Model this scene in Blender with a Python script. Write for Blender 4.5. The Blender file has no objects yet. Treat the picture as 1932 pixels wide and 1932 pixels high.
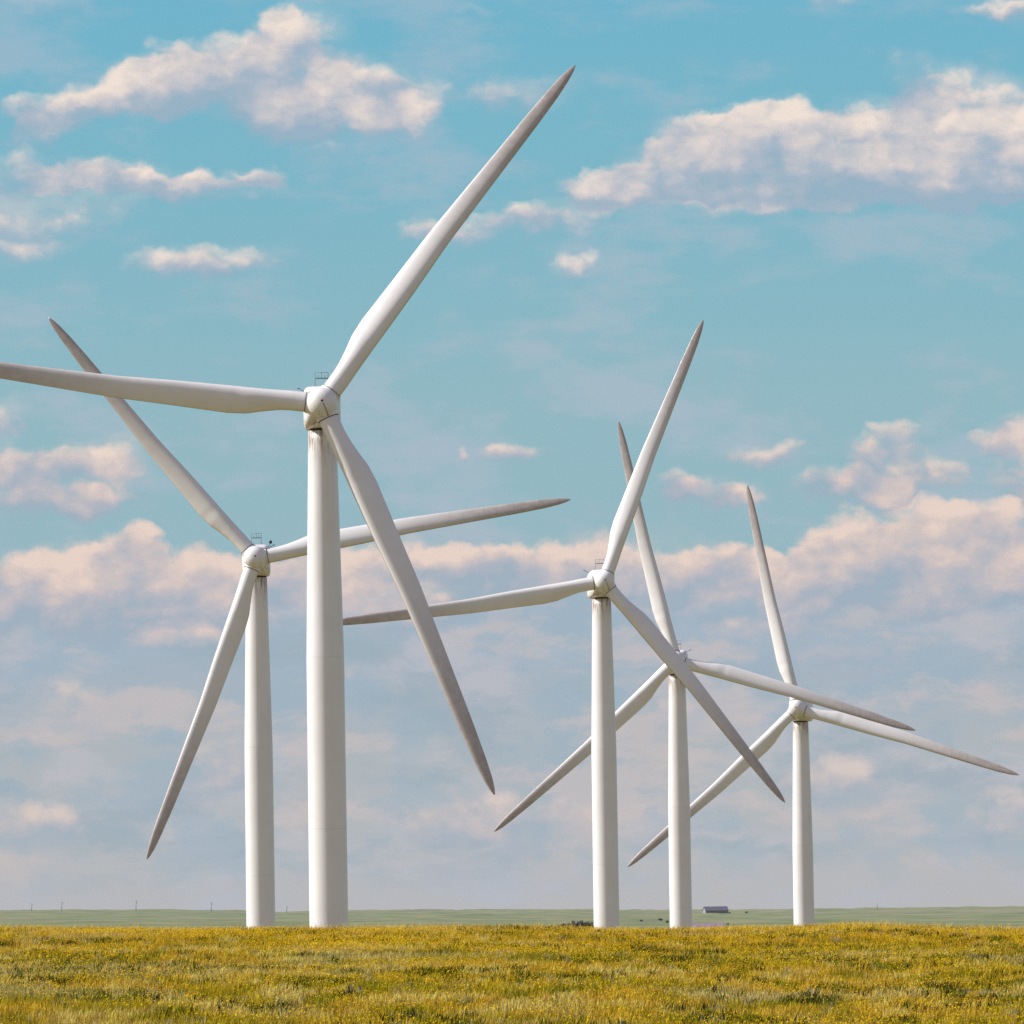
import bpy, bmesh, math, random
import numpy as np
from mathutils import Vector, Matrix, Euler

random.seed(7)
rng = np.random.default_rng(11)
sc = bpy.context.scene
COL = sc.collection
R = math.radians

# ------------------------------------------------------------------ camera
PX = 1932.0            # the pixel unit all measurements of the photograph are in
F = 13333.0            # focal length in those pixels (a long telephoto)
PITCH = math.atan(749.0 / F)
ROLL = R(-0.85)
cam_m = Matrix.Rotation(R(90) + PITCH, 3, 'X') @ Matrix.Rotation(ROLL, 3, 'Z')
RT, UP, FW = cam_m.col[0].copy(), cam_m.col[1].copy(), -cam_m.col[2]

cd = bpy.data.cameras.new('camera')
cam = bpy.data.objects.new('camera', cd)
COL.objects.link(cam)
cam.rotation_euler = cam_m.to_euler()
cd.sensor_width = 36.0
cd.sensor_fit = 'HORIZONTAL'
cd.lens = 36.0 * F / PX
cd.clip_start = 1.0
cd.clip_end = 60000.0
sc.camera = cam


def ray(px, py):
    d = FW + RT * ((px - 966.0) / F) - UP * ((py - 966.0) / F)
    return d / d.y


def at(px, py, Y):
    return ray(px, py) * Y


# ------------------------------------------------------------------ node helpers
def srgb(r, g, b):
    def f(c):
        c /= 255.0
        return c / 12.92 if c <= 0.04045 else ((c + 0.055) / 1.055) ** 2.4
    return (f(r), f(g), f(b), 1.0)


class NT:
    """small helper around a node tree"""
    def __init__(self, tree):
        self.t = tree
        self.n = tree.nodes
        self.l = tree.links

    def _in(self, node, idx, val):
        if val is None:
            return
        s = node.inputs[idx]
        if isinstance(val, bpy.types.NodeSocket):
            self.l.new(val, s)
        else:
            s.default_value = val

    def math(self, op, a, b=None, c=None, clamp=False):
        n = self.n.new('ShaderNodeMath')
        n.operation = op
        n.use_clamp = clamp
        self._in(n, 0, a); self._in(n, 1, b); self._in(n, 2, c)
        return n.outputs[0]

    def vmath(self, op, a, b=None, c=None):
        n = self.n.new('ShaderNodeVectorMath')
        n.operation = op
        self._in(n, 0, a); self._in(n, 1, b); self._in(n, 2, c)
        return n.outputs['Value'] if op in ('DOT_PRODUCT', 'LENGTH') else n.outputs[0]

    def sep(self, v):
        n = self.n.new('ShaderNodeSeparateXYZ'); self._in(n, 0, v)
        return n.outputs

    def comb(self, x, y, z):
        n = self.n.new('ShaderNodeCombineXYZ')
        self._in(n, 0, x); self._in(n, 1, y); self._in(n, 2, z)
        return n.outputs[0]

    def noise(self, vec, scale, detail=4, rough=0.55, dist=0.0, dim='3D', out='Fac', lac=2.0):
        n = self.n.new('ShaderNodeTexNoise')
        n.noise_dimensions = dim
        self._in(n, 'Vector', vec)
        n.inputs['Scale'].default_value = scale
        n.inputs['Detail'].default_value = detail
        n.inputs['Roughness'].default_value = rough
        n.inputs['Lacunarity'].default_value = lac
        n.inputs['Distortion'].default_value = dist
        return n.outputs[out]

    def ramp(self, fac, stops, interp='LINEAR'):
        n = self.n.new('ShaderNodeValToRGB')
        cr = n.color_ramp
        cr.interpolation = interp
        while len(cr.elements) > 1:
            cr.elements.remove(cr.elements[-1])
        cr.elements[0].position = stops[0][0]; cr.elements[0].color = stops[0][1]
        for p, c in stops[1:]:
            e = cr.elements.new(p); e.color = c
        self._in(n, 0, fac)
        return n.outputs[0]

    def mix(self, fac, a, b, mode='MIX'):
        n = self.n.new('ShaderNodeMix')
        n.data_type = 'RGBA'; n.blend_type = mode
        self._in(n, 0, fac); self._in(n, 6, a); self._in(n, 7, b)
        return n.outputs[2]

    def smooth(self, x, lo, hi, a=0.0, b=1.0):
        n = self.n.new('ShaderNodeMapRange')
        n.interpolation_type = 'SMOOTHSTEP'
        self._in(n, 0, x); self._in(n, 1, lo); self._in(n, 2, hi); self._in(n, 3, a); self._in(n, 4, b)
        return n.outputs[0]


def new_mat(name):
    m = bpy.data.materials.new(name)
    m.use_nodes = True
    t = NT(m.node_tree)
    bsdf = m.node_tree.nodes['Principled BSDF']
    return m, t, bsdf


# ------------------------------------------------------------------ sun and sky
SUN_EL = 37.0
SUN_AZ = -89.0       # degrees clockwise from +Y (the viewing direction): from the left, almost along the rotor planes
sd = Vector((math.sin(R(SUN_AZ)) * math.cos(R(SUN_EL)), math.cos(R(SUN_AZ)) * math.cos(R(SUN_EL)), math.sin(R(SUN_EL))))
sl = bpy.data.lights.new('sun', 'SUN')
sl.energy = 5.0
sl.angle = R(0.5)
sl.color = (1.0, 0.965, 0.93)
so = bpy.data.objects.new('sun', sl)
COL.objects.link(so)
so.rotation_euler = sd.to_track_quat('Z', 'Y').to_euler()
so.location = (0, 0, 200)

world = bpy.data.worlds.new('World')
sc.world = world
world.use_nodes = True
W = NT(world.node_tree)
W.n.clear()
out = W.n.new('ShaderNodeOutputWorld')
bg = W.n.new('ShaderNodeBackground')
sky = W.n.new('ShaderNodeTexSky')
sky.sky_type = 'NISHITA'
sky.sun_disc = False
sky.sun_elevation = R(SUN_EL)
sky.sun_rotation = R(SUN_AZ)
sky.air_density = 1.0; sky.dust_density = 1.2; sky.ozone_density = 1.0
tc = W.n.new('ShaderNodeTexCoord')
dx, dy, dz = W.sep(tc.outputs['Generated'])
ysafe = W.math('MAXIMUM', dy, 0.05)
k = F / PX
U = W.math('MULTIPLY', W.math('DIVIDE', dx, ysafe), k)
V = W.math('MULTIPLY', W.math('DIVIDE', dz, ysafe), k)


def uv(px, py):
    r = ray(px, py)
    return r.x * k, r.z * k


CL = [
    (150,208,110,34,.85),(100,250,52,30,.6),(270,178,90,42,.9),(320,165,80,52,1),(420,140,85,50,.7),(535,100,62,60,.8),
    (590,80,75,62,.55),(520,185,120,62,.95),(640,165,110,50,.7),(740,185,100,48,.7),(780,225,60,34,.5),(620,225,110,30,.7),
    (530,30,40,14,.4),(570,275,70,16,.45),
    (50,322,110,34,.7),(210,335,120,26,.75),(400,326,70,14,.55),(465,318,42,18,.8),(80,400,190,46,.6),(50,465,100,20,.45),(330,345,200,20,.5),
    (330,508,80,30,.55),(410,482,100,30,.5),(520,465,70,26,.25),(590,425,40,36,.25),
    (985,182,70,36,.5),
    (1050,406,110,24,.55),(930,432,150,30,.45),(810,415,80,24,.3),
    (1065,502,34,24,.55),(1110,482,24,20,.45),
    (1240,325,110,30,.7),(1170,365,100,26,.5),(1330,275,95,46,1),(1460,240,110,42,1),(1560,300,210,62,1),(1760,290,220,62,1),
    (1900,300,160,80,1),(1755,152,60,52,.8),(1850,182,110,52,.85),(1690,225,120,36,.7),(1900,250,130,40,.6),(1780,335,260,44,1),(1500,325,220,44,1),(1640,358,360,22,.85),(1540,384,280,15,.55),
    (90,16,190,30,.35),(490,-6,190,14,.5),(1900,4,90,15,.7),(1555,0,60,10,.5),(920,20,40,14,.2),
    (20,775,60,36,.4),(80,885,50,34,.6),(200,862,90,36,.6),(110,950,90,34,.65),(190,915,90,60,.45),(20,920,60,90,.4),
    (985,838,46,18,.5),(908,842,12,12,.35),
    (1430,860,72,26,.65),(1335,938,90,26,.5),(1255,920,50,30,.45),(1400,935,60,20,.35),
    (1590,925,90,30,.7),(1600,860,50,24,.45),(1700,830,70,30,.55),(1690,885,100,36,.6),(1300,318,130,44,1),(1410,268,120,52,1),(1190,352,110,32,.85),(1905,830,66,28,.75),(1910,880,60,50,.6),
    (40,1115,100,56,1),(120,1140,130,60,.9),(300,1130,130,50,.8),(1820,1090,160,60,.9),(1700,1080,150,50,.8),(150,1080,90,50,.95),(235,1050,66,42,.95),(350,1085,100,44,.9),(470,1085,90,44,.8),(620,1075,100,50,.85),
    (760,1055,90,44,.85),(880,1050,80,40,.9),(1000,1080,100,40,.75),(1120,1062,80,44,.9),(1260,1075,100,44,.85),(1390,1070,90,44,.85),
    (1510,1085,70,44,.85),(1620,1045,90,60,.95),(1730,1010,100,60,1),(1850,1010,90,60,.95),(1920,1050,60,50,.9),
    (200,1150,260,50,.55),(900,1140,420,50,.5),(1640,1120,330,60,.6),
    (450,1455,100,50,.55),(850,1545,120,44,.65),(1045,1560,100,60,.65),(50,1560,90,60,.65),(1230,1550,60,60,.4),(1885,1550,80,52,.6),
    (1580,1490,90,52,.55),(1300,1330,90,56,.5),(660,1300,150,30,.42),(360,1210,160,26,.4),(1700,1250,200,40,.34),(120,1340,120,40,.34),(1460,1200,120,30,.34),
]
CL_HIGH = [c_ for c_ in CL if c_[1] < 640]
CL_LOW = [c_ for c_ in CL if c_[1] >= 640]
P0 = W.comb(U, V, 0.0)
wn = W.noise(P0, 6.0, 3, 0.6, out='Color', dim='2D')
wn2 = W.noise(P0, 30.0, 3, 0.6, out='Color', dim='2D')
warp = W.vmath('MULTIPLY', W.vmath('SUBTRACT', wn, (0.5, 0.5, 0.5)), (0.095, 0.060, 0.0))
warp2 = W.vmath('MULTIPLY', W.vmath('SUBTRACT', wn2, (0.5, 0.5, 0.5)), (0.026, 0.018, 0.0))
PW = W.vmath('ADD', W.vmath('ADD', P0, warp), warp2)
Pn = W.vmath('ADD', W.vmath('MULTIPLY', P0, (1.0, 1.5, 1.0)), W.vmath('MULTIPLY', warp2, (0.8, 0.8, 0.8)))
n1 = W.noise(Pn, 8.0, 8, 0.58, 0.0, dim='2D')
n1b = W.noise(W.vmath('ADD', Pn, (-0.016, 0.024, 0.0)), 8.0, 4, 0.55, 0.0, dim='2D')
n2 = W.noise(W.vmath('MULTIPLY', P0, (1.0, 2.3, 1.0)), 5.0, 6, 0.6, 0.0, dim='2D')


def puffs(vec):
    n = W.n.new('ShaderNodeTexVoronoi')
    n.voronoi_dimensions = '2D'
    n.feature = 'F1'
    W.l.new(vec, n.inputs['Vector'])
    n.inputs['Scale'].default_value = 15.0
    n.inputs['Detail'].default_value = 2.0
    n.inputs['Roughness'].default_value = 0.6
    return n.outputs['Distance']


vor = puffs(Pn)
# clear-sky colour by elevation; low in the sky it is haze
clear = W.ramp(V, [
    (0.00, srgb(184, 184, 187)), (0.06, srgb(181, 184, 188)), (0.16, srgb(174, 182, 188)), (0.235, srgb(166, 180, 193)), (0.29, srgb(163, 181, 196)),
    (0.345, srgb(150, 184, 194)), (0.50, srgb(145, 184, 195)), (0.70, srgb(126, 182, 199)), (0.92, srgb(111, 179, 204))])
# thin veil between the clouds
veil = W.math('MULTIPLY', W.smooth(n2, 0.46, 0.70), W.smooth(V, 0.15, 1.0, 0.60, 0.42))
clear = W.mix(veil, clear, srgb(180, 188, 203))
lowm = W.math('MULTIPLY', W.smooth(V, 0.40, 0.27), W.smooth(V, 0.0, 0.07))
clear = W.mix(W.math('MULTIPLY', W.math('MULTIPLY', W.smooth(n2, 0.50, 0.66), lowm), 0.35), clear, srgb(200, 190, 190))
clear = W.mix(W.math('MULTIPLY', W.math('MULTIPLY', W.smooth(n1, 0.52, 0.36), lowm), 0.55), clear, srgb(155, 178, 194))
n3 = W.noise(W.vmath('MULTIPLY', W.vmath('ADD', P0, warp2), (1.0, 3.2, 1.0)), 4.2, 6, 0.62, 0.0, dim='2D')
clear = W.mix(W.math('MULTIPLY', W.math('MULTIPLY', W.smooth(n3, 0.50, 0.68), lowm), 0.75), clear, srgb(156, 174, 186))
clear = W.mix(W.math('MULTIPLY', W.math('MULTIPLY', W.smooth(n3, 0.47, 0.33), lowm), 0.65), clear, srgb(202, 191, 190))
g = W.noise(P0, 900.0, 0, 0.5, dim='2D')


def cloud_layer(blobs):
    acc = (0.0, 0.0, 0.0)
    P = PW
    for bi, (cx, cy, rx, ry, w) in enumerate(blobs):
        if bi % 6 == 5:      # chain the blobs in small batches so that the shader needs few registers
            P = W.vmath('MULTIPLY_ADD', acc, (1e-7, 1e-7, 0.0), P)
        cu, cv = uv(cx, cy)
        sx, sy = PX / (rx * 1.42), PX / (ry * 1.45)
        v = W.vmath('MULTIPLY_ADD', P, (sx, sy, 0.0), (-cu * sx, -cv * sy, 1.0))
        d2 = W.vmath('DOT_PRODUCT', v, v)
        c = W.math('MULTIPLY_ADD', d2, -w, 2 * w, clamp=True)
        acc = W.vmath('ADD', acc, W.vmath('MULTIPLY', v, c))
    ax, ay, az = W.sep(acc)
    hrel = W.math('DIVIDE', ay, W.math('MAXIMUM', az, 0.05))
    Bc = W.math('MINIMUM', az, 1.0)
    x = W.math('MULTIPLY_ADD', Bc, 1.75, W.math('MULTIPLY', W.math('SUBTRACT', n1, 0.5), 2.0))
    x = W.math('MULTIPLY_ADD', vor, -0.55, W.math('ADD', x, 0.20))
    dens = W.math('MULTIPLY', W.smooth(x, 0.0, W.smooth(V, 0.45, 0.55, 1.05, 1.30)), W.smooth(az, 0.0, 0.25))
    dens = W.math('MAXIMUM', dens, W.math('MULTIPLY', W.smooth(az, 0.0, 0.9), W.smooth(n2, 0.30, 0.62, 0.15, 0.50)))
    # cloud light: lit from the upper left, lavender grey below
    lit = W.math('MULTIPLY_ADD', W.math('SUBTRACT', n1, n1b), 1.7, 0.56)
    lit = W.math('MULTIPLY_ADD', hrel, 0.85, lit)
    lit = W.math('MULTIPLY_ADD', W.math('SUBTRACT', vor, 0.40), -0.32, lit)
    lit = W.math('MULTIPLY_ADD', W.math('SUBTRACT', n2, 0.5), 0.6, lit)
    lit = W.math('ADD', lit, W.smooth(V, 0.20, 0.33, -0.12, 0.0))
    litl = W.ramp(W.math('MULTIPLY_ADD', W.math('SUBTRACT', lit, 0.40), 1.15, 0.44), [(0.0, srgb(160, 176, 191)), (0.35, srgb(184, 184, 193)), (0.65, srgb(209, 195, 193)), (1.0, srgb(234, 211, 199))])
    litc = W.ramp(lit, [(0.0, srgb(152, 178, 196)), (0.28, srgb(172, 184, 199)), (0.58, srgb(208, 202, 204)), (0.95, srgb(243, 226, 214))])
    warm = W.mix(W.smooth(V, 0.58, 0.38), litc, litl)
    alpha = W.math('MULTIPLY', dens, W.smooth(V, 0.14, 0.34, 0.62, 0.95))
    colr = W.mix(alpha, clear, warm)
    colr = W.mix(1.0, colr, W.ramp(g, [(0.25, (0.95, 0.95, 0.95, 1)), (0.75, (1.05, 1.05, 1.05, 1))]), 'MULTIPLY')
    b_ = W.n.new('ShaderNodeBackground')
    W.l.new(colr, b_.inputs[0])
    return b_.outputs[0]


def mixsh(fac, a_, b_):
    n = W.n.new('ShaderNodeMixShader')
    W.l.new(fac, n.inputs[0]); W.l.new(a_, n.inputs[1]); W.l.new(b_, n.inputs[2])
    return n.outputs[0]


# the photographed part of the sky is the low northern sky; the rest of the dome is the Nishita sky
nish = W.vmath('SCALE', sky.outputs[0], None)
nish.node.inputs['Scale'].default_value = 0.10
sel = W.math('MULTIPLY', W.smooth(dz, 0.30, 0.16), W.smooth(dy, 0.05, 0.30))
rest = W.mix(0.34, nish, srgb(196, 178, 184))
W.l.new(rest, bg.inputs[0])
bg.inputs[1].default_value = 1.0
vsplit = uv(966, 640)[1]
layers = mixsh(W.math('GREATER_THAN', V, vsplit), cloud_layer(CL_LOW), cloud_layer(CL_HIGH))
W.l.new(mixsh(sel, bg.outputs[0], layers), out.inputs[0])
world.cycles.sampling_method = 'MANUAL'
world.cycles.sample_map_resolution = 512

# ------------------------------------------------------------------ object helpers
def tag(o, label=None, cat=None, group=None, kind=None):
    if label: o['label'] = label
    if cat: o['category'] = cat
    if group: o['group'] = group
    if kind: o['kind'] = kind
    return o


def empty(name, loc, rz=0.0):
    o = bpy.data.objects.new(name, None)
    o.empty_display_size = 1.0
    COL.objects.link(o)
    o.location = loc
    o.rotation_euler = (0, 0, rz)
    return o


def finish(name, bm, mat, parent=None, smooth=True, angle=None):
    me = bpy.data.meshes.new(name)
    bmesh.ops.recalc_face_normals(bm, faces=bm.faces)
    bm.to_mesh(me); bm.free()
    me.materials.append(mat)
    me.polygons.foreach_set('use_smooth', [smooth] * len(me.polygons))
    if smooth and angle:
        me.set_sharp_from_angle(angle=R(angle))
    o = bpy.data.objects.new(name, me)
    COL.objects.link(o)
    if parent: o.parent = parent
    return o


def loft(bm, rings, cap0=True, cap1=True):
    vr = [[bm.verts.new(p) for p in ring] for ring in rings]
    n = len(vr[0])
    for a, b in zip(vr[:-1], vr[1:]):
        for i in range(n):
            j = (i + 1) % n
            bm.faces.new((a[i], a[j], b[j], b[i]))
    if cap0: bm.faces.new(vr[0][::-1])
    if cap1: bm.faces.new(vr[-1])
    return vr


def lathe(bm, prof, axis='Z', seg=48, centre=(0, 0, 0), caps=True):
    rings = []
    for r, h in prof:
        ring = []
        for i in range(seg):
            a = 2 * math.pi * i / seg
            c, s = r * math.cos(a), r * math.sin(a)
            if axis == 'Z': p = (c, s, h)
            elif axis == 'Y': p = (c, h, s)
            else: p = (h, c, s)
            ring.append(Vector(p) + Vector(centre))
        rings.append(ring)
    loft(bm, rings, caps, caps)


def bar(bm, a, b, r, seg=8):
    a, b = Vector(a), Vector(b)
    q = (b - a).to_track_quat('Z', 'Y').to_matrix()
    rings = []
    for p in (a, b):
        rings.append([p + q @ Vector((r * math.cos(2 * math.pi * i / seg), r * math.sin(2 * math.pi * i / seg), 0)) for i in range(seg)])
    loft(bm, rings)


def box(bm, x0, x1, y0, y1, z0, z1, bev=0.0):
    r = bmesh.ops.create_cube(bm, size=1.0)
    for v in r['verts']:
        v.co = Vector(((x0 + x1) / 2 + v.co.x * (x1 - x0), (y0 + y1) / 2 + v.co.y * (y1 - y0), (z0 + z1) / 2 + v.co.z * (z1 - z0)))
    if bev:
        es = list({e for v in r['verts'] for e in v.link_edges})
        bmesh.ops.bevel(bm, geom=es, offset=bev, segments=4, affect='EDGES', profile=0.5)


# ------------------------------------------------------------------ turbine materials
def paint(name, mode):
    m, t, b = new_mat(name)
    tcn = t.n.new('ShaderNodeTexCoord')
    ob = tcn.outputs['Object']
    base = (0.86, 0.845, 0.84, 1)
    big = t.noise(ob, 0.35, 5, 0.6)
    col = t.mix(t.smooth(big, 0.35, 0.7, 0.0, 0.16), base, (0.60, 0.575, 0.55, 1))
    X, Y, Z = t.sep(ob)
    if mode == 'tower':
        # long faint vertical run marks, rust and grease under the nacelle
        st = t.noise(t.vmath('MULTIPLY', ob, (3.2, 3.2, 0.06)), 1.0, 5, 0.6)
        col = t.mix(t.smooth(st, 0.5, 0.8, 0.0, 0.22), col, (0.50, 0.46, 0.41, 1))
        st2 = t.noise(t.vmath('MULTIPLY', ob, (5.0, 5.0, 0.55)), 1.0, 5, 0.65)
        near_top = t.smooth(Z, -6.0, -1.7)
        near_top = t.math('POWER', near_top, 2.6)
        col = t.mix(t.math('MULTIPLY', t.smooth(st2, 0.42, 0.62), near_top), col, (0.25, 0.115, 0.055, 1))
    if mode == 'blade':
        # weathered outer third; edge grime, with dark edge shading painted in
        rr = t.noise(ob, 1.4, 6, 0.65)
        tip = t.smooth(X, 9.0, 30.0)
        tip = t.math('MULTIPLY', tip, t.smooth(rr, 0.2, 0.65, 0.65, 1.0))
        col = t.mix(t.math('MULTIPLY', tip, 0.92), col, (0.37, 0.31, 0.285, 1))
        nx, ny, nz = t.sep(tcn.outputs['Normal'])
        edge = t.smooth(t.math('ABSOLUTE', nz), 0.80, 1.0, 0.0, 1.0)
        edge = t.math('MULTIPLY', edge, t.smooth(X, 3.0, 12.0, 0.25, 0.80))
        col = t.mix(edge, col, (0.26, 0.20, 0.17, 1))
        sp = t.noise(t.vmath('MULTIPLY', ob, (1.2, 3.0, 3.0)), 1.6, 4, 0.7)
        col = t.mix(t.smooth(sp, 0.72, 0.80, 0.0, 0.5), col, (0.22, 0.19, 0.17, 1))
    if mode == 'hub':
        sp = t.noise(ob, 3.2, 6, 0.7)
        low = t.smooth(Z, 0.1, -1.5)
        col = t.mix(t.math('MULTIPLY', t.smooth(sp, 0.42, 0.68), t.math('MULTIPLY', low, 0.85)), col, (0.24, 0.16, 0.09, 1))
        sp2 = t.noise(ob, 9.0, 3, 0.6)
        col = t.mix(t.smooth(sp2, 0.70, 0.75, 0.0, 0.6), col, (0.10, 0.09, 0.08, 1))
    t.l.new(col, b.inputs['Base Color'])
    rg = t.noise(ob, 2.0, 4, 0.6)
    t.l.new(t.smooth(rg, 0.3, 0.7, 0.30, 0.44), b.inputs['Roughness'])
    b.inputs['Specular IOR Level'].default_value = 0.6
    bump = t.n.new('ShaderNodeBump')
    bump.inputs['Strength'].default_value = 0.08
    bump.inputs['Distance'].default_value = 0.05
    t.l.new(t.noise(ob, 0.9, 3, 0.5), bump.inputs['Height'])
    t.l.new(bump.outputs[0], b.inputs['Normal'])
    return m


M_TOWER = paint('tower_paint', 'tower')
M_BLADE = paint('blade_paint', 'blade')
M_HUB = paint('hub_paint', 'hub')


def plain(name, c, rough=0.6, var=0.3, scale=2.0, metal=0.0):
    m, t, b = new_mat(name)
    tcn = t.n.new('ShaderNodeTexCoord')
    n = t.noise(tcn.outputs['Object'], scale, 5, 0.6)
    d = tuple(v * (1 - var) for v in c[:3]) + (1,)
    t.l.new(t.mix(t.smooth(n, 0.3, 0.7), (*c[:3], 1), d), b.inputs['Base Color'])
    b.inputs['Roughness'].default_value = rough
    b.inputs['Metallic'].default_value = metal
    return m


M_SEAM = plain('dark_sealant', (0.045, 0.038, 0.034), 0.7)
M_RUST = plain('greasy_rusty_steel', (0.030, 0.016, 0.009), 0.6, 0.6, 3.0)
M_STEEL = plain('dark_galvanised_steel', (0.15, 0.20, 0.22), 0.5)
M_FLANGE = plain('flange_weld', (0.77, 0.755, 0.745), 0.6)

# ------------------------------------------------------------------ turbine meshes
RB = 30.0
rs   = [1.05, 1.6, 2.3, 3.0, 3.7, 4.4, 5.2, 6.0, 7.0, 8.5, 10.2, 12.3, 14.5, 17.5, 20.5, 23, 25, 27.0, 28.3, 29.2, 29.7, 30.0]
T_r  = [1.05, 2.3, 3.0, 4.2, 5.2, 6.5, 10.2, 14.5, 20.5, 25, 27.4, 28.8, 29.6, 30.0]
T_te = [.71, .72, .79, 1.05, 1.30, 1.40, 1.30, 1.22, .90, .67, .50, .36, .20, .04]      # trailing side
T_le = [.71, .70, .66, .62, .60, .59, .52, .36, .38, .40, .37, .28, .16, .03]           # leading side
W_r = [1.05, 2.6, 4.0, 6.0, 8.0, 12, 20, 30]
W_w = [0.0, 0.0, .30, .50, .55, .55, .55, .55]                                         # circle -> airfoil
TH_r = [1.05, 3, 6, 10, 15, 20, 25, 30]
TH_t = [1.0, .92, .60, .50, .44, .40, .38, .36]
TW_r = [1.05, 3, 6, 10, 15, 20, 25, 30]
TW_t = [16, 16, 14, 9.5, 6.0, 3.5, 2.0, 1.0]


def blade_bm():
    bm = bmesh.new()
    N = 40
    rings = []
    rr_ = np.concatenate([np.linspace(1.02, 9, 40), np.linspace(9.4, 27, 40), np.linspace(27.3, 30, 18)])
    for r in rr_:
        te, le = np.interp(r, T_r, T_te), np.interp(r, T_r, T_le)
        w = np.interp(r, W_r, W_w)
        th = np.interp(r, TH_r, TH_t)
        tw = R(float(np.interp(r, TW_r, TW_t)))
        ch = te + le
        mid = (te - le) / 2
        ring = []
        for i in range(N):
            a = 2 * math.pi * i / N
            cx, cs = math.cos(a), math.sin(a)
            # circle / ellipse
            c1 = (ch / 2 * cx, ch / 2 * th * cs)
            # airfoil: x=+1 trailing, -1 leading
            xx = (cx + 1) / 2
            t_ = 5 * th * (0.2969 * math.sqrt(max(xx, 0)) - 0.1260 * xx - 0.3516 * xx ** 2 + 0.2843 * xx ** 3 - 0.1030 * xx ** 4) / 1.0
            camb = 0.05 * math.sin(math.pi * xx)
            c2 = (ch / 2 * cx, ch * ((t_ if cs > 0 else -t_) + camb * w))
            u = c1[0] * (1 - w) + c2[0] * w + mid
            vv = c1[1] * (1 - w) + c2[1] * w
            # twist: the leading edge turns towards the wind (-Y)
            y = vv * math.cos(tw) + u * math.sin(tw)
            z = u * math.cos(tw) - vv * math.sin(tw)
            y -= 0.010 * (r / 10) ** 2 * 3        # slight prebend
            ring.append((r * 1.018, y, z))
        rings.append(ring)
    loft(bm, rings)
    return bm


def tower_bm(h):
    # hangs from the yaw bearing (z = -1.62) down to -h; profile measured down from the hub
    prof = []
    for d_ in list(np.linspace(1.72, 17.9, 24)) + list(np.linspace(19, h + 2.5, 20)):
        dia = float(np.interp(d_, [1.7, 17.9, 60], [2.02, 2.69, 2.86]))
        prof.append((dia / 2, -d_))
    bm = bmesh.new()
    lathe(bm, prof, 'Z', 64)
    return bm


def collar(r, hgt, z, seg=64):
    bm = bmesh.new()
    lathe(bm, [(r - 0.02, z - hgt / 2), (r, z - hgt / 2 + 0.01), (r, z + hgt / 2 - 0.01), (r - 0.02, z + hgt / 2)], 'Z', seg)
    return bm


def nacelle_bm():
    bm = bmesh.new()
    N = 48
    secs = [(0.75, .80, .80, 0.0), (0.85, 1.02, 1.05, 0.0), (1.15, 1.22, 1.30, -.03), (1.7, 1.31, 1.46, -.02), (3.0, 1.33, 1.50, -.02),
            (5.0, 1.32, 1.45, -.02), (6.4, 1.26, 1.38, .02), (7.0, 1.12, 1.2, .06), (7.2, .95, 1.0, .08)]
    rings = []
    for (y, hw, hh, zc) in secs:
        ring = []
        for i in range(N):
            a = 2 * math.pi * (i + .5) / N
            c, s = math.cos(a), math.sin(a)
            e = 0.32
            ring.append((hw * math.copysign(abs(c) ** e, c), y, zc + hh * math.copysign(abs(s) ** e, s)))
        rings.append(ring)
    loft(bm, rings)
    return bm


def spinner_bm():
    bm = bmesh.new()
    prof = []
    for i in range(14):
        a = math.pi / 2 * i / 13
        prof.append((max(0.012, 1.12 * math.sin(a) ** 0.85), -1.55 + 1.25 * (1 - math.cos(a))))
    prof += [(1.14, 0.1), (1.14, 0.45), (1.06, 0.66), (0.9, 0.72)]
    lathe(bm, prof, 'Y', 56)
    return bm


def cuff_bm():
    """short round socket of the hub out of which a blade grows (along +X)"""
    bm = bmesh.new()
    lathe(bm, [(0.80, 0.35), (0.80, 0.98), (0.775, 1.12), (0.70, 1.13)], 'X', 44)
    return bm


me_cache = {}


def shared(key, bmf, mat, angle=None):
    if key not in me_cache:
        o = finish(key, bmf(), mat, None, True, angle)
        me_cache[key] = o.data
        bpy.data.objects.remove(o)
    return me_cache[key]


def part(name, me, parent, mat4=None):
    o = bpy.data.objects.new(name, me)
    COL.objects.link(o)
    o.parent = parent
    if mat4 is not None:
        o.matrix_local = mat4
    return o


def seam_x():
    bm = bmesh.new()
    lathe(bm, [(0.70, 1.115), (0.765, 1.12), (0.765, 1.165), (0.70, 1.17)], 'X', 44)
    return bm


def frame_bm():
    # little welded frame carrying the wind instruments on the nacelle roof
    bm = bmesh.new()
    for sx in (-.47, .47):
        bar(bm, (sx, 4.6, 1.40), (sx, 4.6, 2.74), 0.018)
    bar(bm, (-.47, 4.6, 2.74), (.47, 4.6, 2.74), 0.014)
    bar(bm, (0, 4.6, 2.35), (0, 4.6, 2.80), 0.014)
    bar(bm, (-.47, 4.6, 1.8), (-.47, 5.3, 1.36), 0.025)
    bar(bm, (.47, 4.6, 1.8), (.47, 5.3, 1.36), 0.025)
    return bm


def tray_bm():
    bm = bmesh.new()
    box(bm, -.45, .45, 4.50, 4.70, 2.28, 2.35, 0.02)
    for sx in (-.24, .24):
        bar(bm, (sx, 4.6, 2.35), (sx, 4.6, 2.56), 0.016)
    return bm


def rod_bm(side):
    def f():
        bm = bmesh.new()
        s = side
        bar(bm, (s * 0.95, 4.9, 1.25), (s * 1.62, 4.9, 1.62), 0.028)
        bar(bm, (s * 1.62, 4.9, 1.62), (s * 1.75, 4.9, 1.67), 0.05)
        return bm
    return f


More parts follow.
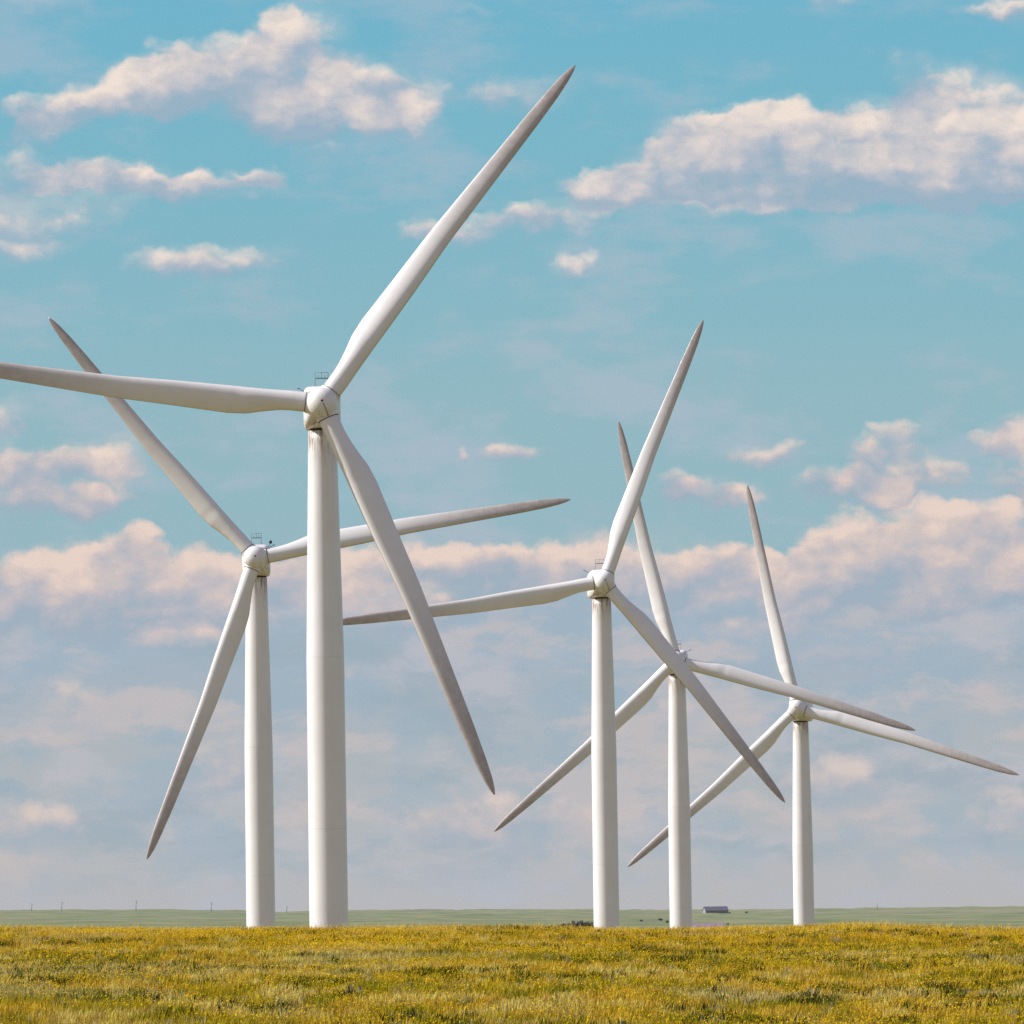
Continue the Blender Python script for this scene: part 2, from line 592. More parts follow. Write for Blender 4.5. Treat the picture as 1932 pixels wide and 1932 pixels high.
def ball_bm():
    bm = bmesh.new()
    prof = [(0.01, -.16), (.10, -.14), (.15, -.06), (.16, .02), (.12, .10), (.05, .16), (.01, .20)]
    lathe(bm, prof, 'Z', 16, (1.35, 4.9, 1.92))
    bar(bm, (1.0, 4.9, 1.2), (1.35, 4.9, 1.80), 0.025)
    return bm


def nose_bm():
    bm = bmesh.new()
    lathe(bm, [(.075, -1.575), (.085, -1.55), (.085, -1.49)], 'Y', 14)
    return bm


def grille_bm():
    # service tag line from the nose down the spinner
    bm = bmesh.new()
    pts = []
    for i in range(9):
        t_ = R(6 + i * 9)
        rad = 1.12 * math.sin(t_) ** 0.85 + .012
        y = -1.55 + 1.25 * (1 - math.cos(t_)) - .012
        pts.append(Vector((rad * math.cos(R(-66)), y, rad * math.sin(R(-66)))))
    for a, b_ in zip(pts[:-1], pts[1:]):
        bar(bm, a, b_, .022, 6)
    return bm


def yaw_bm():
    bm = bmesh.new()
    lathe(bm, [(.90, -1.72), (.93, -1.69), (.93, -1.50), (.86, -1.46), (.86, -1.38)], 'Z', 48)
    return bm


def belly_bm():
    bm = bmesh.new()
    lathe(bm, [(1.14, -1.56), (1.22, -1.50), (1.22, -1.40)], 'Z', 48)
    return bm


# hub pixel, rotor radius in px, rotor angle in the image (deg ccw), yaw (deg, + = nacelle seen left of hub)
TURB = [
    ((607.5, 762.0), 797.0, 53.6, 1.6, 'largest and nearest white wind turbine, its left blade cut off by the photo edge', -1),
    ((482.0, 1053.0), 595.0, 130.6, 0.8, 'white wind turbine behind the largest one, with a dark ball beside its nacelle roof', 1),
    ((1139.5, 1097.5), 529.0, 68.9, 4.6, 'middle white wind turbine whose left blade crosses behind the lower blade of the largest turbine', -1),
    ((1275.0, 1246.5), 462.5, 103.5, -3.5, 'white wind turbine whose hub is hidden behind a lower blade of the middle turbine', 1),
    ((1504.5, 1337.0), 431.0, 103.1, -9.5, 'rightmost and farthest white wind turbine with its blades reaching nearly to the right edge', 1),
]
TILT = R(5.0)
SHAFT = 3.1          # rotor plane to tower axis
HUBH = 60.0
bases = []
for (hp, rad, ang, yaw, label, side) in TURB:
    D = F * RB / rad
    hub = at(hp[0], hp[1], D)
    # turbine local frame: rotor faces -Y. positive yaw turns the nacelle to the left of the hub
    yawr = R(yaw)
    back = Vector((-math.sin(yawr), math.cos(yawr), 0))
    axis = hub + back * SHAFT * math.cos(TILT)
    bases.append((axis, hub.z))
    rootz = hub.z - HUBH
    root = empty('wind_turbine', (axis.x, axis.y, rootz), yawr)
    tag(root, label, 'wind turbine', 'white wind turbines standing behind the grassy rise')
    # tower (upright, untilted)
    tw = part('tower', shared('tower', lambda: tower_bm(HUBH), M_TOWER), root, Matrix.Translation((0, 0, HUBH)))
    for d_ in (17.95, 30.2, 44.0):
        rr_ = float(np.interp(d_, [1.7, 17.9, 60], [2.02, 2.69, 2.86])) / 2 + 0.006
        part('flange', shared('flange_%d' % int(d_), lambda: collar(rr_, 0.03, -d_), M_FLANGE), tw)
    part('yaw_bearing', shared('yaw_bearing', yaw_bm, M_RUST, 30), root, Matrix.Translation((0, 0, HUBH)))
    # the head: nacelle frame origin at the hub centre, tilted so that the rotor looks slightly up
    head = Matrix.Translation((0, -SHAFT * math.cos(TILT), HUBH)) @ Matrix.Rotation(-TILT, 4, 'X')
    level = Matrix.Translation((0, -SHAFT * math.cos(TILT), HUBH)) @ Matrix.Rotation(-TILT * 0.35, 4, 'X')
    nc = part('nacelle', shared('nacelle', nacelle_bm, M_HUB, 50), root, level)
    part('instrument_frame', shared('instrument_frame', frame_bm, M_STEEL), root, level)
    tray = part('instrument_tray', shared('instrument_tray', tray_bm, M_STEEL, 30), root, level)
    part('antenna', shared('antenna_%d' % side, rod_bm(side), M_STEEL), root, level)
    if 'dark ball' in label:
        part('obstruction_lamp', shared('obstruction_lamp', ball_bm, M_SEAM), root, level)
    hubo = part('hub', shared('hub', spinner_bm, M_HUB, 50), root, head)
    part('nose_cap', shared('nose_cap', nose_bm, M_SEAM, 30), hubo)
    if side == -1:
        part('spinner_seam', shared('spinner_seam', grille_bm, M_SEAM), hubo)
    for kk in range(3):
        a = R(ang - 0.85 + 120 * kk)
        bmx = head @ Matrix.Rotation(-a, 4, 'Y')      # local +X to the blade direction in the rotor plane
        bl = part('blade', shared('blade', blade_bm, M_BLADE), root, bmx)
        part('blade_socket', shared('blade_socket', cuff_bm, M_HUB, 40), bl)
        part('root_seam', shared('root_seam', seam_x, M_SEAM, 40), bl)

# ------------------------------------------------------------------ terrain
def interp_px(px, tab):
    xs = [t_[0] for t_ in tab]; ys = [t_[1] for t_ in tab]
    return np.interp(px, xs, ys)


CREST = [(-400, 1750), (0, 1748), (200, 1750), (450, 1750.5), (700, 1750), (850, 1748), (980, 1745), (1060, 1749), (1130, 1752), (1300, 1752),
         (1400, 1750), (1500, 1745.5), (1600, 1743), (1750, 1747), (1932, 1749), (2400, 1750)]
RIDGE = [(-400, 1715), (0, 1717), (300, 1716), (430, 1718), (510, 1720.5), (600, 1718), (750, 1716.5), (1000, 1716), (1250, 1717), (1450, 1715),
         (1650, 1713), (1932, 1710), (2400, 1708)]
tanroll = math.tan(-ROLL)


def ang_of(px, row):
    """z/y of a picture row at a column (array friendly)"""
    ca, sa = math.cos(PITCH), math.sin(PITCH)
    xo = (px - 966.0) / F
    yo = -(row - 966.0) / F
    zz = FW.z + RT.z * xo + UP.z * yo
    yy = FW.y + RT.y * xo + UP.y * yo
    return zz / yy


GRASS_PX = 10.0
YC = 200.0
VAL_Y = [500, 673, 755, 864, 928, 1100, 1500, 2300]
VAL_Z = [-24.1, -26.4, -25.0, -29.0, -33.5, -33.0, -22.0, None]


def vnoise(x_, y_, seed):
    """cheap smooth value noise, arrays"""
    xi = np.floor(x_).astype(int); yi = np.floor(y_).astype(int)
    fx = x_ - xi; fy = y_ - yi
    fx = fx * fx * (3 - 2 * fx); fy = fy * fy * (3 - 2 * fy)

    def h(a, b):
        v_ = (a * 374761393 + b * 668265263 + seed * 974634777) & 0x7fffffff
        v_ = ((v_ ^ (v_ >> 13)) * 1274126177) & 0x7fffffff
        return ((v_ ^ (v_ >> 16)) & 0xffff) / 65535.0
    return (h(xi, yi) * (1 - fx) + h(xi + 1, yi) * fx) * (1 - fy) + (h(xi, yi + 1) * (1 - fx) + h(xi + 1, yi + 1) * fx) * fy


def fbm(x_, y_, seed, oct_=4):
    s = 0; a = 1; tot = 0
    for o_ in range(oct_):
        s = s + a * vnoise(x_ * 2 ** o_ + 17.3 * o_, y_ * 2 ** o_ - 9.1 * o_, seed + o_)
        tot += a; a *= 0.5
    return s / tot


def terrain(x_, y_):
    x_ = np.asarray(x_, float); y_ = np.asarray(y_, float)
    # near field
    xc = np.clip(x_, -40, 40)
    pxc = 966 + F * xc / YC
    zc = ang_of(pxc, interp_px(pxc, CREST) + GRASS_PX) * YC
    zb = -1.628 - tanroll * xc
    s = np.interp(y_, [-400, 100, 185, 200, 212, 2000], [0, 0, .90, 1.0, .98, .98])
    near = zb * (1 - s) + zc * s
    und = (fbm(x_ / 5.0, y_ / 13.0, 3, 3) - .5) * 0.16 + (fbm(x_ / 1.3, y_ / 3.0, 5, 2) - .5) * 0.05
    near = near + und * np.interp(y_, [-400, 185, 210, 300], [1, 1, .5, 1])
    drop = np.interp(y_, [205, 225, 250, 300, 380, 460, 500], [0, -.35, -1.6, -6.5, -16, -22, -24.1])
    # far slope
    col = np.clip(966 + F * x_ / np.maximum(y_, 1.0), -400, 2400)
    a_low = ang_of(col, 1757.0)
    a_rid = ang_of(col, interp_px(col, RIDGE))
    t_ = np.clip((y_ - 2300) / (6000 - 2300), 0, 1)
    t_ = t_ ** 0.8
    far = (a_low * (1 - t_) + a_rid * t_) * np.clip(y_, 0, 6000)
    far = far - np.clip(y_ - 6000, 0, None) * 0.004
    far = far + (fbm(x_ / 260, y_ / 700, 21, 3) - .5) * 1.3 * np.interp(y_, [2000, 3500, 5200, 6000], [1, 1, .6, .25])
    far = far + (fbm(x_ / 14, y_ / 90, 27, 4) - .5) * 2.2 * np.interp(y_, [3000, 5200, 6000], [0, .6, 1])
    val = np.interp(y_, VAL_Y[:-1], VAL_Z[:-1])
    bl = np.clip((y_ - 1500) / 800, 0, 1); bl = bl * bl * (3 - 2 * bl)
    mid = val * (1 - bl) + far * bl
    m = np.clip((y_ - 460) / 60, 0, 1)
    z = (near + drop) * (1 - m) + mid * m
    return z


def ground_from_pixel(px, row, y0=1500.0, y1=6200.0):
    ys = np.linspace(y0, y1, 3000)
    r_ = ray(px, row)
    h = terrain(r_.x * ys, ys) - r_.z * ys
    hit = np.where(h > 0)[0]
    i = hit[0] if len(hit) else len(ys) - 1
    y_ = ys[i]
    return Vector((r_.x * y_, y_, float(terrain(r_.x * y_, y_))))


ysamp = np.concatenate([np.linspace(-400, 60, 24), np.linspace(64, 240, 300), np.linspace(245, 520, 60), np.linspace(540, 2400, 90),
                        np.linspace(2430, 6100, 120), np.linspace(6300, 30000, 30)])
ssamp = np.linspace(-1, 1, 801)
ssamp = np.sign(ssamp) * np.abs(ssamp) ** 2.2
YY, SS = np.meshgrid(ysamp, ssamp, indexing='ij')
XX = SS * (160 + 0.75 * np.clip(YY, 0, None))
ZZ = terrain(XX, YY)
nr, ncol = YY.shape
co = np.stack([XX, YY, ZZ], -1).reshape(-1, 3)
idx = np.arange(nr * ncol).reshape(nr, ncol)
quads = np.stack([idx[:-1, :-1], idx[:-1, 1:], idx[1:, 1:], idx[1:, :-1]], -1).reshape(-1, 4)


def np_mesh(name, co_, faces_flat, sizes, colors=None, smooth=False):
    me = bpy.data.meshes.new(name)
    me.vertices.add(len(co_))
    me.vertices.foreach_set('co', np.ascontiguousarray(co_, dtype=np.float32).ravel())
    me.loops.add(len(faces_flat))
    me.loops.foreach_set('vertex_index', np.ascontiguousarray(faces_flat, dtype=np.int32))
    me.polygons.add(len(sizes))
    starts = np.concatenate([[0], np.cumsum(sizes)[:-1]]).astype(np.int32)
    me.polygons.foreach_set('loop_start', starts)
    me.update(calc_edges=True)
    if smooth:
        me.polygons.foreach_set('use_smooth', np.ones(len(sizes), dtype=bool))
    if colors is not None:
        at_ = me.color_attributes.new('tint', 'FLOAT_COLOR', 'POINT')
        c4 = np.ones((len(co_), 4), dtype=np.float32); c4[:, :3] = colors
        at_.data.foreach_set('color', c4.ravel())
    me.validate()
    return me


# ground material: near field soil and thatch, valley, far prairie paler with distance, haze mixed into its colour
mg, t, b = new_mat('prairie_ground')
geo = t.n.new('ShaderNodeNewGeometry')
pos = geo.outputs['Position']
gx, gy, gz = t.sep(pos)
nearn = t.noise(t.vmath('MULTIPLY', pos, (1.0, 0.4, 1.0)), 1.2, 6, 0.65)
nearc = t.ramp(nearn, [(0.3, (0.06, 0.058, 0.006, 1)), (0.5, (0.15, 0.11, 0.014, 1)), (0.7, (0.26, 0.18, 0.05, 1))])
farn = t.noise(t.vmath('MULTIPLY', pos, (0.022, 0.0040, 0.0)), 1.0, 8, 0.74)
farn2 = t.noise(t.vmath('MULTIPLY', pos, (0.0018, 0.0011, 0.0)), 1.0, 5, 0.6)
farc = t.ramp(farn, [(0.36, srgb(106, 118, 92)), (0.5, srgb(128, 136, 106)), (0.64, srgb(152, 146, 116))])
farc = t.mix(t.smooth(farn2, 0.52, 0.66, 0.0, 0.5), farc, srgb(150, 136, 122))
farc = t.mix(t.smooth(farn2, 0.46, 0.34, 0.0, 0.45), farc, srgb(112, 132, 104))
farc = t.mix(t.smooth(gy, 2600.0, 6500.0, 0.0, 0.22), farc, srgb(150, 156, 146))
valc = t.mix(0.5, nearc, (0.26, 0.24, 0.12, 1))
c1 = t.mix(t.smooth(gy, 220.0, 420.0), nearc, valc)
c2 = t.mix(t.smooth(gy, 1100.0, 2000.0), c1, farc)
t.l.new(c2, b.inputs['Base Color'])
b.inputs['Roughness'].default_value = 1.0
b.inputs['Specular IOR Level'].default_value = 0.0
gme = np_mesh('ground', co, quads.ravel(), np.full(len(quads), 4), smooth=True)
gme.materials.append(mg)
gob = bpy.data.objects.new('ground', gme)
COL.objects.link(gob)
tag(gob, 'rolling prairie, a near grassy rise with the pale green plain beyond', 'ground', kind='structure')

# ------------------------------------------------------------------ grass, flowers, weeds on the near rise
mgr, t, b = new_mat('dry_and_green_grass')
att = t.n.new('ShaderNodeAttribute'); att.attribute_name = 'tint'
t.l.new(att.outputs['Color'], b.inputs['Base Color'])
b.inputs['Roughness'].default_value = 0.8
b.inputs['Specular IOR Level'].default_value = 0.15
tr = t.n.new('ShaderNodeBsdfTranslucent')
t.l.new(att.outputs['Color'], tr.inputs[0])
ms = t.n.new('ShaderNodeMixShader')
ms.inputs[0].default_value = 0.30
t.l.new(b.outputs[0], ms.inputs[1]); t.l.new(tr.outputs[0], ms.inputs[2])
t.l.new(ms.outputs[0], t.n['Material Output'].inputs[0])


def scatter(n, y0=84.0, y1=216.0):
    """points in the wedge the camera can see, with margin for a step to the side"""
    y_ = np.sqrt(rng.uniform(y0 ** 2, y1 ** 2, n))
    x_ = rng.uniform(-1, 1, n) * (0.094 * y_ + 2.5)
    return x_, y_


def lin(c):
    return np.array(srgb(*c)[:3])


C_STRAW = lin((240, 204, 112)); C_TAN = lin((216, 172, 46)); C_OLIVE = lin((178, 158, 10)); C_GREEN = lin((126, 128, 8))
C_DARK = lin((52, 58, 6)); C_SAGE = lin((190, 184, 136)); C_GOLD = lin((232, 172, 0))


def palette(x_, y_, jit):
    """colour of the sward at a place: long bands of straw, olive, gold and sage"""
    a_ = fbm(x_ / 1.5 + jit[0], y_ / 6.0, 31, 5)
    b_ = fbm(x_ / 0.8, y_ / 3.4, 47, 5)
    c_ = fbm(x_ / 3.6, y_ / 9.0, 59, 3)
    k1 = np.clip((a_ - .42) / .16, 0, 1)[:, None]
    col_ = C_OLIVE * (1 - k1) + C_TAN * k1
    k2 = np.clip((b_ - .56) / .12, 0, 1)[:, None]
    col_ = col_ * (1 - k2) + C_STRAW * k2
    k3 = np.clip((.42 - b_) / .10, 0, 1)[:, None]
    col_ = col_ * (1 - k3) + C_GREEN * k3
    k4 = np.clip((c_ - .60) / .08, 0, 1)[:, None] * 0.5
    col_ = col_ * (1 - k4) + C_SAGE * k4
    gr_ = np.clip((118 - y_) / 25, 0, 1)[:, None] * 0.35
    col_ = col_ * (1 - gr_) + C_GREEN * gr_
    gold = np.clip((y_ - 150) / 45, 0, 1)[:, None] * 0.5
    col_ = col_ * (1 - gold) + C_GOLD * gold
    return col_


def blades(x_, y_, hgt, wid, lean, colr, tipcol):
    n = len(x_)
    z_ = terrain(x_, y_)
    az = rng.uniform(0, 2 * np.pi, n)
    la = rng.uniform(0, 2 * np.pi, n)
    wx, wy = np.cos(az) * wid / 2, np.sin(az) * wid / 2
    lx, ly = np.cos(la) * lean * hgt + 0.10 * hgt, np.sin(la) * lean * hgt
    p = np.empty((n, 5, 3))
    p[:, 0] = np.stack([x_ - wx, y_ - wy, z_ - .03], -1)
    p[:, 1] = np.stack([x_ + wx, y_ + wy, z_ - .03], -1)
    p[:, 2] = np.stack([x_ + lx * .35 + wx * .8, y_ + ly * .35 + wy * .8, z_ + hgt * .55], -1)
    p[:, 3] = np.stack([x_ + lx * .35 - wx * .8, y_ + ly * .35 - wy * .8, z_ + hgt * .55], -1)
    p[:, 4] = np.stack([x_ + lx, y_ + ly, z_ + hgt], -1)
    base = np.arange(n)[:, None] * 5
    f = np.concatenate([base + np.array([0, 1, 2, 3]), base + np.array([3, 2, 4])], 1)
    sizes = np.tile([4, 3], n)
    c = np.empty((n, 5, 3))
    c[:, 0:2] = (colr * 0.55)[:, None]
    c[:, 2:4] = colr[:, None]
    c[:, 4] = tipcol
    return p.reshape(-1, 3), f.ravel(), sizes, c.reshape(-1, 3)


def add_stuff(name, label, cat, data, mat):
    me = np_mesh(name, data[0], data[1], data[2], data[3])
    me.materials.append(mat)
    o = bpy.data.objects.new(name, me)
    COL.objects.link(o)
    tag(o, label, cat, kind='stuff')
    return o


NT_ = 95000; NB = 7
tx, ty = scatter(NT_)
hh = (0.05 + 0.10 * rng.random(NT_) ** 1.3) * (0.75 + .7 * fbm(tx / 1.6, ty / 4, 77, 3))
pc = palette(tx, ty, (0, 0)) * rng.uniform(.60, 1.35, (NT_, 1))
bx_ = np.repeat(tx, NB) + rng.normal(0, .045, NT_ * NB)
by_ = np.repeat(ty, NB) + rng.normal(0, .055, NT_ * NB)
bh = np.repeat(hh, NB) * rng.uniform(.6, 1.25, NT_ * NB)
bc = np.repeat(pc, NB, 0) * rng.uniform(.75, 1.25, (NT_ * NB, 1))
sel_ = rng.random(NT_ * NB) < .18
bc[sel_] = bc[sel_] * .6 + C_STRAW * .4
# taller dry stems standing up along the crest
NTALL = 9000
ex, ey = scatter(NTALL, 184.0, 212.0)
kx = fbm(ex / 1.2, ey / 6.0, 133, 3) > .48
ex, ey = ex[kx], ey[kx]
bx_ = np.concatenate([bx_, ex]); by_ = np.concatenate([by_, ey])
bh = np.concatenate([bh, rng.uniform(.14, .34, len(ex))])
bc = np.concatenate([bc, C_STRAW * rng.uniform(.6, 1.1, (len(ex), 1))])
NALL = len(bx_)
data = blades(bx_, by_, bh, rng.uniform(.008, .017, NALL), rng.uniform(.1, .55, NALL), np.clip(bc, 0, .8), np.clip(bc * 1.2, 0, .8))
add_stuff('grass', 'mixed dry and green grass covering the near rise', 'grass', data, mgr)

# dark leafy weed tussocks
ND = 3800; NL = 30
cxd, cyd = scatter(ND * 4)
keep = fbm(cxd / 1.4 + 5, cyd / 4.5, 91, 3) > .53
cxd, cyd = cxd[keep][:ND], cyd[keep][:ND]
ND = len(cxd)
szd = rng.uniform(.6, 1.35, ND)
wx_ = np.repeat(cxd, NL) + rng.normal(0, .08, ND * NL) * np.repeat(szd, NL)
wy_ = np.repeat(cyd, NL) + rng.normal(0, .14, ND * NL) * np.repeat(szd, NL)
wc = np.repeat(np.where(rng.random((ND, 1)) < .6, C_DARK, C_GREEN * .8), NL, 0) * rng.uniform(.6, 1.4, (ND * NL, 1))
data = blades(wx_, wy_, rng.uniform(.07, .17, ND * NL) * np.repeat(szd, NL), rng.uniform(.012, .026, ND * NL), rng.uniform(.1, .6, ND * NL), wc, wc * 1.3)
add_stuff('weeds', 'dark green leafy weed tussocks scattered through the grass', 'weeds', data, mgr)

# pale sage tufts
NS = 550; NL = 26
cxs, cys = scatter(NS)
wx_ = np.repeat(cxs, NL) + rng.normal(0, .08, NS * NL)
wy_ = np.repeat(cys, NL) + rng.normal(0, .12, NS * NL)
wc = np.tile(lin((186, 178, 138)), (NS * NL, 1)) * rng.uniform(.6, 1.15, (NS * NL, 1))
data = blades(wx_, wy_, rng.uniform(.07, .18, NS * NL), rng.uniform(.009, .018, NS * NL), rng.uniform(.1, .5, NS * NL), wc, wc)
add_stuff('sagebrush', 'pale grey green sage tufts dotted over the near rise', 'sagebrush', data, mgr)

# yellow flowers: little tilted five-sided heads on the grass tops
NF = 190000
fx_, fy_ = scatter(NF * 2)
pf = np.clip((fbm(fx_ / 1.9 + 9, fy_ / 6.0, 113, 4) - .38) / .24, 0.0, 1) * (0.30 + 0.80 * np.clip((fy_ - 120) / 70, 0, 1))
kp = rng.random(NF * 2) < pf + .03
fx_, fy_ = fx_[kp], fy_[kp]
nf = len(fx_)
fz_ = terrain(fx_, fy_) + rng.uniform(.06, .19, nf)
fr = rng.uniform(.007, .018, nf)
tilt = rng.normal(0, .7, (nf, 2))
nrm = np.stack([tilt[:, 0] - .3, tilt[:, 1] - .5, np.ones(nf)], -1)
nrm /= np.linalg.norm(nrm, axis=1)[:, None]
t1 = np.cross(nrm, np.array([0.0, 1.0, 0.01])); t1 /= np.linalg.norm(t1, axis=1)[:, None]
t2 = np.cross(nrm, t1)
K = 6
p = np.empty((nf, K, 3))
for i in range(K):
    a = 2 * math.pi * i / K
    rad_ = fr * (1.0 if i % 2 == 0 else .72)
    p[:, i] = np.stack([fx_, fy_, fz_], -1) + t1 * (math.cos(a) * rad_)[:, None] + t2 * (math.sin(a) * rad_)[:, None]
mixf = rng.random((nf, 1)) ** 0.9
fc = lin((248, 216, 8)) * (1 - mixf) + lin((216, 160, 8)) * mixf
fc = fc * rng.uniform(.7, 1.05, (nf, 1))
data = (p.reshape(-1, 3), np.arange(nf * K), np.full(nf, K), np.repeat(fc, K, 0))
add_stuff('wildflowers', 'small yellow wildflowers blooming all over the grassy rise', 'wildflowers', data, mgr)

# ------------------------------------------------------------------ far things
M_WALL1 = plain('pale_boards', (0.34, 0.34, 0.37), 0.9)
M_ROOF1 = plain('slate_purple_roof', (0.16, 0.16, 0.22), 0.8, 0.25, 0.8)
M_ROOF2 = plain('dusty_mauve_roof', (0.30, 0.22, 0.31), 0.8, 0.2, 0.8)
M_WALL2 = plain('pinkish_wall', (0.50, 0.36, 0.33), 0.9)
M_OPEN = plain('dark_opening', (0.10, 0.10, 0.13), 0.9)
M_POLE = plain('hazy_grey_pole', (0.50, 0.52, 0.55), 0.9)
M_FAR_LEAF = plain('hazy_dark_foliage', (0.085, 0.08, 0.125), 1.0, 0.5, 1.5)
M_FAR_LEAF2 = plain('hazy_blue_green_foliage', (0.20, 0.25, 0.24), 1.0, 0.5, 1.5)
M_FAR_TRUNK = plain('hazy_bark', (0.12, 0.10, 0.11), 1.0)


def barn(label, base, length, depth, wall_h, roof_h, roof_m, wall_m, rz, doors=3):
    root = empty('barn', base, rz)
    tag(root, label, 'barn')
    bm = bmesh.new()
    L, Dp = length / 2, depth / 2
    # gabled body
    for x0, x1 in ((-L, L),):
        pr = [(-Dp, -1.0), (Dp, -1.0), (Dp, wall_h), (0, wall_h + roof_h), (-Dp, wall_h)]
        loft(bm, [[(x0, y_, z_) for y_, z_ in pr], [(x1, y_, z_) for y_, z_ in pr]])
    finish('wall', bm, wall_m, root, False)
    ov = 0.35
    for s in (-1, 1):
        bm = bmesh.new()
        sl_ = roof_h / Dp
        a0 = (0.0, wall_h + roof_h + .06); a1 = (s * (Dp + ov), wall_h - sl_ * ov + .06)
        pr = [a0, a1, (a1[0], a1[1] + .16), (a0[0], a0[1] + .16)]
        loft(bm, [[(-L - ov, y_, z_) for y_, z_ in pr], [(L + ov, y_, z_) for y_, z_ in pr]])
        finish('roof_slope', bm, roof_m, root, False)
    for i in range(doors):
        bm = bmesh.new()
        cx_ = -L + (i + .6) * 2 * L / doors
        box(bm, cx_ - .7, cx_ + .7, -Dp - .05, -Dp + .02, 0.1, wall_h * .72)
        finish('door', bm, M_OPEN, root, False)
    return root


b1 = ground_from_pixel(1350, 1722.5, 2600)
sc1 = b1.y / F
barn('long dark roofed barn with a pale gable end, high on the far green slope', b1, 44 * sc1, 22 * sc1, 4.6 * sc1, 7.2 * sc1, M_ROOF1, M_WALL1, R(13), 0)
b2 = ground_from_pixel(1334, 1757.0, 1700)
sc2 = b2.y / F
ztop = at(1334, 1744.0, b2.y).z
h2 = ztop - b2.z
barn('low mauve roofed barn just showing over the grassy crest', b2, 60 * sc2, 26 * sc2, max(h2 - 9 * sc2, 1.0), 9 * sc2 - .2, M_ROOF2, M_WALL2, R(-5), 2)


def far_tree(name, label, cat, base, h, w, leaf, group=None, seed=0):
    rnd = np.random.default_rng(seed)
    root = empty(name, base)
    tag(root, label, cat, group)
    bm = bmesh.new()
    lathe(bm, [(h * .045, -.4), (h * .035, h * .3), (h * .015, h * .7)], 'Z', 8)
    for i in range(4):
        a = i * 1.7 + seed
        bar(bm, (0, 0, h * .28), (math.cos(a) * w * .3, math.sin(a) * w * .3, h * .62), h * .013, 6)
    finish('trunk', bm, M_FAR_TRUNK, root)
    n = 1500
    # clumps
    nc_ = 16
    cc = np.stack([rnd.uniform(-.36, .36, nc_) * w, rnd.uniform(-.36, .36, nc_) * w, h * rnd.uniform(.22, .84, nc_)], -1)
    cr_ = rnd.uniform(.13, .26, nc_) * w
    cc[:, 2] = np.minimum(cc[:, 2], h - cr_ * .8)
    ids = rnd.integers(0, nc_, n)
    d = rnd.normal(size=(n, 3)); d /= np.linalg.norm(d, axis=1)[:, None]
    pp = cc[ids] + d * cr_[ids, None] * rnd.uniform(.5, 1.0, (n, 1)) * np.array([1, 1, .8])
    s = rnd.uniform(.02, .05, n)[:, None] * w
    u_ = rnd.normal(size=(n, 3)); u_ /= np.linalg.norm(u_, axis=1)[:, None]
    v_ = np.cross(u_, d); v_ /= np.linalg.norm(v_, axis=1)[:, None]
    q = np.stack([pp - u_ * s, pp + v_ * s * .7, pp + u_ * s, pp - v_ * s * .7], 1).reshape(-1, 3)
    me = np_mesh('crown', q, np.arange(n * 4), np.full(n, 4))
    me.materials.append(leaf)
    o = bpy.data.objects.new('crown', me)
    COL.objects.link(o)
    o.parent = root
    return root


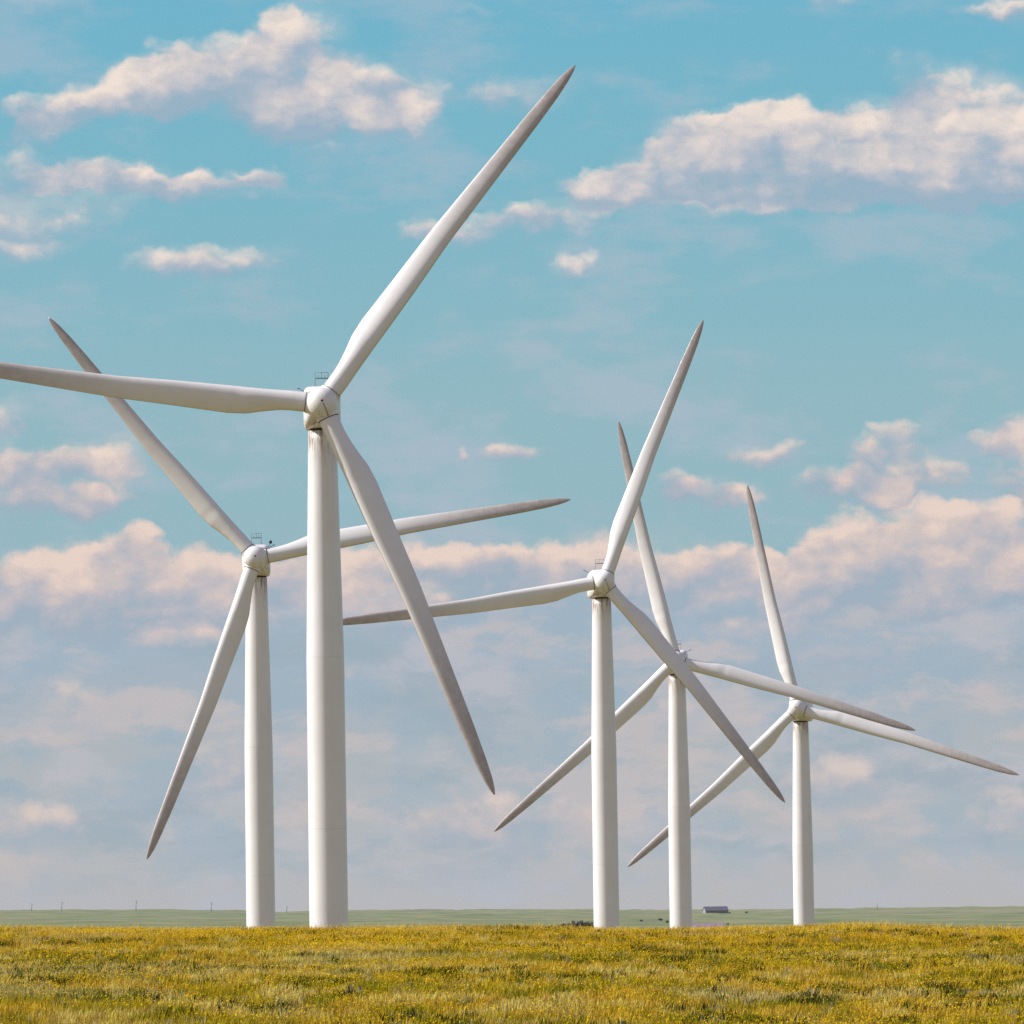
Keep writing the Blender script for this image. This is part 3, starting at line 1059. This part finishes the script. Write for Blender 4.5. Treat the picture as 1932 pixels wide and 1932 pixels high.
for i, (px_, top, wpx, where) in enumerate([
        (1062, 1741.5, 17, 'low dark tree at the left end of the clump beyond the crest'),
        (1075, 1739, 22, 'dark rounded tree second from the left in the clump beyond the crest'),
        (1088, 1735.5, 24, 'tallest dark tree in the clump beyond the crest'),
        (1102, 1738.5, 22, 'dark rounded tree between the tallest one and the middle turbine tower'),
        (1114, 1737.5, 20, 'dark tree half hidden by the base of the middle turbine tower')]):
    bp = ground_from_pixel(px_, 1757.5, 1750)
    h = at(px_, top, bp.y).z - bp.z
    far_tree('tree', where, 'tree', bp, h, wpx * bp.y / F, M_FAR_LEAF, 'dark trees in a clump beyond the crest', 100 + i)
for i, (px_, base_row, hp_, wpx, where) in enumerate([
        (1210.5, 1739.0, 4.2, 7, 'small lone bush on the plain just right of the middle tower'),
        (1246, 1737.5, 5.5, 9, 'bluish bush on the plain, left of the second tower from the right'),
        (1258.5, 1741.5, 6, 8, 'bush partly hidden by the tower second from the right'),
        (1373, 1746.5, 5.5, 6, 'small bush on the plain at the end of the mauve roof'),
        (1377, 1724.0, 3.5, 5, 'tiny bush on the far slope beside the dark roofed barn'),
        (1408, 1723.5, 4.0, 6, 'tiny bush on the far slope right of the dark roofed barn')]):
    bp = ground_from_pixel(px_, base_row, 1750)
    far_tree('bush', where, 'bush', bp, hp_ * bp.y / F, wpx * bp.y / F, M_FAR_LEAF2, 'bushes on the far plain', 200 + i)

# poles on the skyline
for i, (px_, toprow, where) in enumerate([
        (59.5, 1703.0, 'faint pole on the skyline, farthest left'),
        (116.5, 1699.5, 'faint pole on the skyline, second from the left'),
        (256.5, 1696.5, 'tallest faint pole on the skyline, third from the left'),
        (398.5, 1701.0, 'faint pole on the skyline left of the second tower'),
        (541, 1708.5, 'faint pole on the skyline between the two left towers'),
        (1655, 1702.0, 'thin faint mast on the skyline right of all turbines')]):
    row = float(interp_px(px_, RIDGE)) + 2.0
    bp = ground_from_pixel(px_, row, 4500)
    h = at(px_, toprow, bp.y).z - bp.z
    root = empty('utility_pole', bp)
    tag(root, where, 'utility pole', 'poles along the skyline')
    bm = bmesh.new()
    lathe(bm, [(.34, -1.0), (.26, h * .6), (.2, h)], 'Z', 10)
    finish('post', bm, M_POLE, root)
    if i != 5:
        bm = bmesh.new()
        box(bm, -.85, .85, -.1, .1, h * .80, h * .80 + .28, .03)
        finish('crossarm', bm, M_POLE, root, False)
        bm = bmesh.new()
        lathe(bm, [(.4, h * .62), (.42, h * .64), (.42, h * .76), (.3, h * .78)], 'Z', 10, (.35, 0, 0))
        finish('transformer', bm, M_POLE, root)

# ------------------------------------------------------------------ render settings
sc.render.engine = 'CYCLES'
sc.view_settings.view_transform = 'Standard'
sc.view_settings.look = 'None'
sc.view_settings.exposure = 0.0
sc.view_settings.gamma = 1.0
sc.render.resolution_x = 1024
sc.render.resolution_y = 1024
sc.cycles.max_bounces = 5
sc.cycles.transparent_max_bounces = 4
sc.render.film_transparent = False
